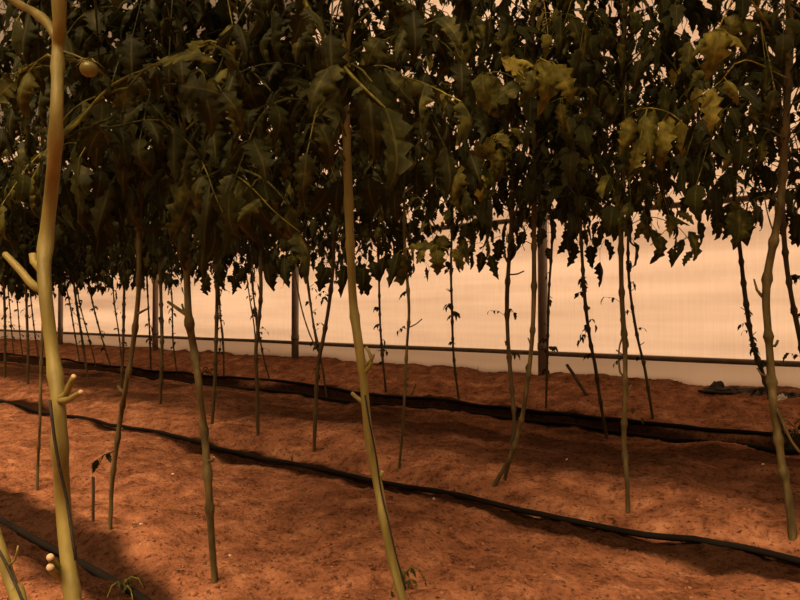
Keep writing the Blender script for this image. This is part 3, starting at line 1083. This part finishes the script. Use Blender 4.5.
q = soil_point(588, 396)
stick('wooden_stick', (567, 365), (588, 396), q.y + .12, q.y, .013, 'short dark wooden stick leaning on the soil bank, right of the nearest post')
q = soil_point(93, 522)
stick('wooden_stake', (93, 477), (93, 522), q.y, q.y, .0055, 'thin dark stake standing in the soil left of the slender curved stem')
q = soil_point(411, 396)
stick('dry_twig', (416, 384), (411, 397), q.y, q.y, .004, 'dry twig poking out of the trench lip right of the slim stem')


def seedling(px, py, h, n, lab, name='weed_seedling', size=.03, tint=.35):
    b = soil_point(px, py)
    t = thing(name, lab, 'weed', tuple(b))
    mb = MB()
    tube(mb, [b - Vector((0, 0, .02)), b + Vector((.003, 0, h * .5)), b + Vector((0, .004, h))], .002, 6)
    mb.build('stem', M_STEM, t)
    rr = random.Random(int(px))
    mb = MB()
    for k in range(n):
        a = k * 2.4
        arc_leaf(mb, b + Vector((0, 0, h * (.3 + .7 * k / n))), a, size * 1.8, size, rr, True, tint, 1.0, 1, .5)
    mb.build('foliage', M_LEAF, t)


def tuft(px, py, h, n, lab, spread=.03):
    b = soil_point(px, py)
    mb = MB()
    rr = random.Random(int(px + py))
    for k in range(n):
        a = rr.random() * 6.28
        d = Vector((math.cos(a), math.sin(a), 0)) * spread * rr.uniform(.3, 1)
        hh = h * rr.uniform(.5, 1)
        tube(mb, [b - Vector((0, 0, .01)), b + d * .4 + Vector((0, 0, hh * .6)), b + d + Vector((0, 0, hh))], lambda t: .0016 * (1.05 - t), 4, True, .55)
    o = mb.build('grass_tuft', M_LEAF, None, tuple(b))
    tag(o, lab, 'grass')


seedling(404, 592, .05, 4, 'small dark weed seedling at the foot of the tall central stem', size=.035)
seedling(124, 598, .035, 4, 'tiny weed seedling on the bottom edge beside the nearest drip pipe', size=.03)
seedling(795, 452, .16, 6, 'bushy weed at the foot of the right-edge stems above the trench', size=.07, tint=.28)
seedling(208, 380, .12, 5, 'dark weed clump on the trench bank behind the stubbed near stem', size=.06, tint=.15)
tuft(292, 463, .05, 9, 'sparse grass tuft beside the drip pipe, left of the three-shoot stem')
tuft(303, 464, .085, 2, 'single dry grass stalk beside the drip pipe, under the three-shoot stem', .01)
tuft(641, 376, .12, 4, 'dry upright grass blades at the film foot, right of the leaning stick')
tuft(478, 374, .10, 4, 'dry grass blades at the film foot, right of the lone thin stem')
tuft(428, 372, .07, 4, 'dry grass blades at the film foot, left of the lone thin stem')

for (px, py, r, lab) in [(173, 475, .009, 'pale pebble on open soil between the slender stem and the stubbed stem'),
                         (567, 461, .009, 'pale pebble on shaded soil right of the leaning stem'),
                         (763, 465, .009, 'pale pebble in front of the trench by the right-edge stem'),
                         (434, 501, .008, 'pale pebble just below the long drip pipe'),
                         (230, 558, .006, 'small pale pebble beside the base of the stubbed near stem'),
                         (141, 527, .007, 'small pale pebble right of the slender curved stem base')]:
    b = soil_point(px, py)
    r *= .75
    mb = MB()
    lump(mb, b + Vector((0, 0, r * .3)), r, .7, px, 2)
    o = mb.build('pebble', M_STONE, None, tuple(b))
    tag(o, lab, 'stone', 'pale pebbles on the soil')


def scrap(px, py, w, h, seed, lab, mat, n=16):
    """crumpled piece of film lying against the foot of the wall"""
    b = soil_point(px, py)
    V, F = [], []
    for j in range(n + 1):
        for i in range(n + 1):
            u, v = i / n - .5, j / n
            e = math.sin(PI * (i / n)) ** .4
            V.append((b.x + u * w, b.y - .04 + .09 * v + .035 * noise.noise((u * 9, v * 7, seed)),
                      b.z - .01 + h * e * v * (1 + .5 * noise.noise((u * 13, 2, seed))) + .025 * noise.noise((u * 16, v * 12, seed + 3))))
    for j in range(n):
        for i in range(n):
            a = j * (n + 1) + i
            F.append((a, a + 1, a + n + 2, a + n + 1))
    mb = MB()
    mb.add(V, F)
    o = mb.build('film_scrap', mat, None, tuple(b))
    m = o.modifiers.new('thickness', 'SOLIDIFY')
    m.thickness = .002
    tag(o, lab, 'plastic sheet')


scrap(745, 393, .62, .035, 1, 'crumpled dark plastic lying along the film foot near the right edge', M_PLASTIC)
scrap(716, 388, .11, .055, 5, 'small dark plastic bundle standing up at the film foot', M_PLASTIC, 10)
scrap(785, 398, .22, .055, 9, 'dark bunched plastic at the film foot beyond the right-edge stem', M_PLASTIC, 12)
scrap(779, 400, .09, .04, 14, 'pale torn plastic flap at the film foot beyond the right-edge stem', M_PALE, 10)

# loose crumbs of soil and litter: nobody could count them
mb = MB()
rr = random.Random(3)
for k in range(5200):
    u = rr.random()
    px, py = rr.uniform(-40, 860), 300 + 310 * (1 - u * u * .8)
    if py < 375:
        continue
    d = ray(px, py)
    t = -EYE.z / d.z if d.z < -.01 else 50
    q = EYE + d * t
    if q.y > 5.4 or q.y < .5:
        continue
    if noise.noise((q.x * 2.3, q.y * 2.3, 9)) < -.05 and rr.random() < .75:
        continue
    if damp_shade(q.x, q.y) > .3:
        continue
    r = (.0018 + .006 * rr.random() ** 4)
    lump(mb, (q.x, q.y, ground(q.x, q.y) + r * .2), r, .7, k, 1)
o = mb.build('soil_crumbs', M_CLOD, None, (0, 2, 0))
tag(o, 'loose soil crumbs scattered over the red ground', 'soil')
o['kind'] = 'stuff'

# ------------------------------------------------------------------ daylight and an added fill lobe
sun = bpy.data.lights.new('sun', 'SUN')
sun.energy = 4.5
sun.angle = math.radians(3)
sun.color = (1, .62, .365)
so = bpy.data.objects.new('sun', sun)
COL.objects.link(so)
so.rotation_euler = Vector((-.25, -1, -.65)).to_track_quat('-Z', 'Y').to_euler()

w = bpy.data.worlds.new('sky')
SC.world = w
w.use_nodes = True
nt = w.node_tree
for n in list(nt.nodes):
    nt.nodes.remove(n)
L = nt.links.new
out = nt.nodes.new('ShaderNodeOutputWorld')
bg = nt.nodes.new('ShaderNodeBackground')
tc = nt.nodes.new('ShaderNodeTexCoord')
dp = nt.nodes.new('ShaderNodeVectorMath')
dp.operation = 'DOT_PRODUCT'
dp.inputs[1].default_value = Vector((.16, -.40, .90)).normalized()
L(tc.outputs['Generated'], dp.inputs[0])
rp = ramp(nt, [(0, (.07, .044, .024)), (.84, (.12, .076, .041)), (.94, (2.0, 1.3, .70)), (.98, (34, 22, 12))])  # narrow bright lobe: unseen fill light added behind the camera
mr = nt.nodes.new('ShaderNodeMapRange')
mr.inputs['From Min'].default_value = -1
L(dp.outputs['Value'], mr.inputs[0])
L(mr.outputs[0], rp.inputs[0])
L(rp.outputs[0], bg.inputs[0])
bg.inputs[1].default_value = .6
L(bg.outputs[0], out.inputs[0])

for o in bpy.data.objects:
    if '_o' in o:
        del o['_o']

SC.view_settings.view_transform = 'Standard'
SC.view_settings.look = 'None'
SC.view_settings.exposure = 0
SC.view_settings.gamma = 1
SC.view_settings.use_curve_mapping = False
SC.cycles.max_bounces = 8
SC.cycles.diffuse_bounces = 4
SC.cycles.transmission_bounces = 6
SC.cycles.use_denoising = True
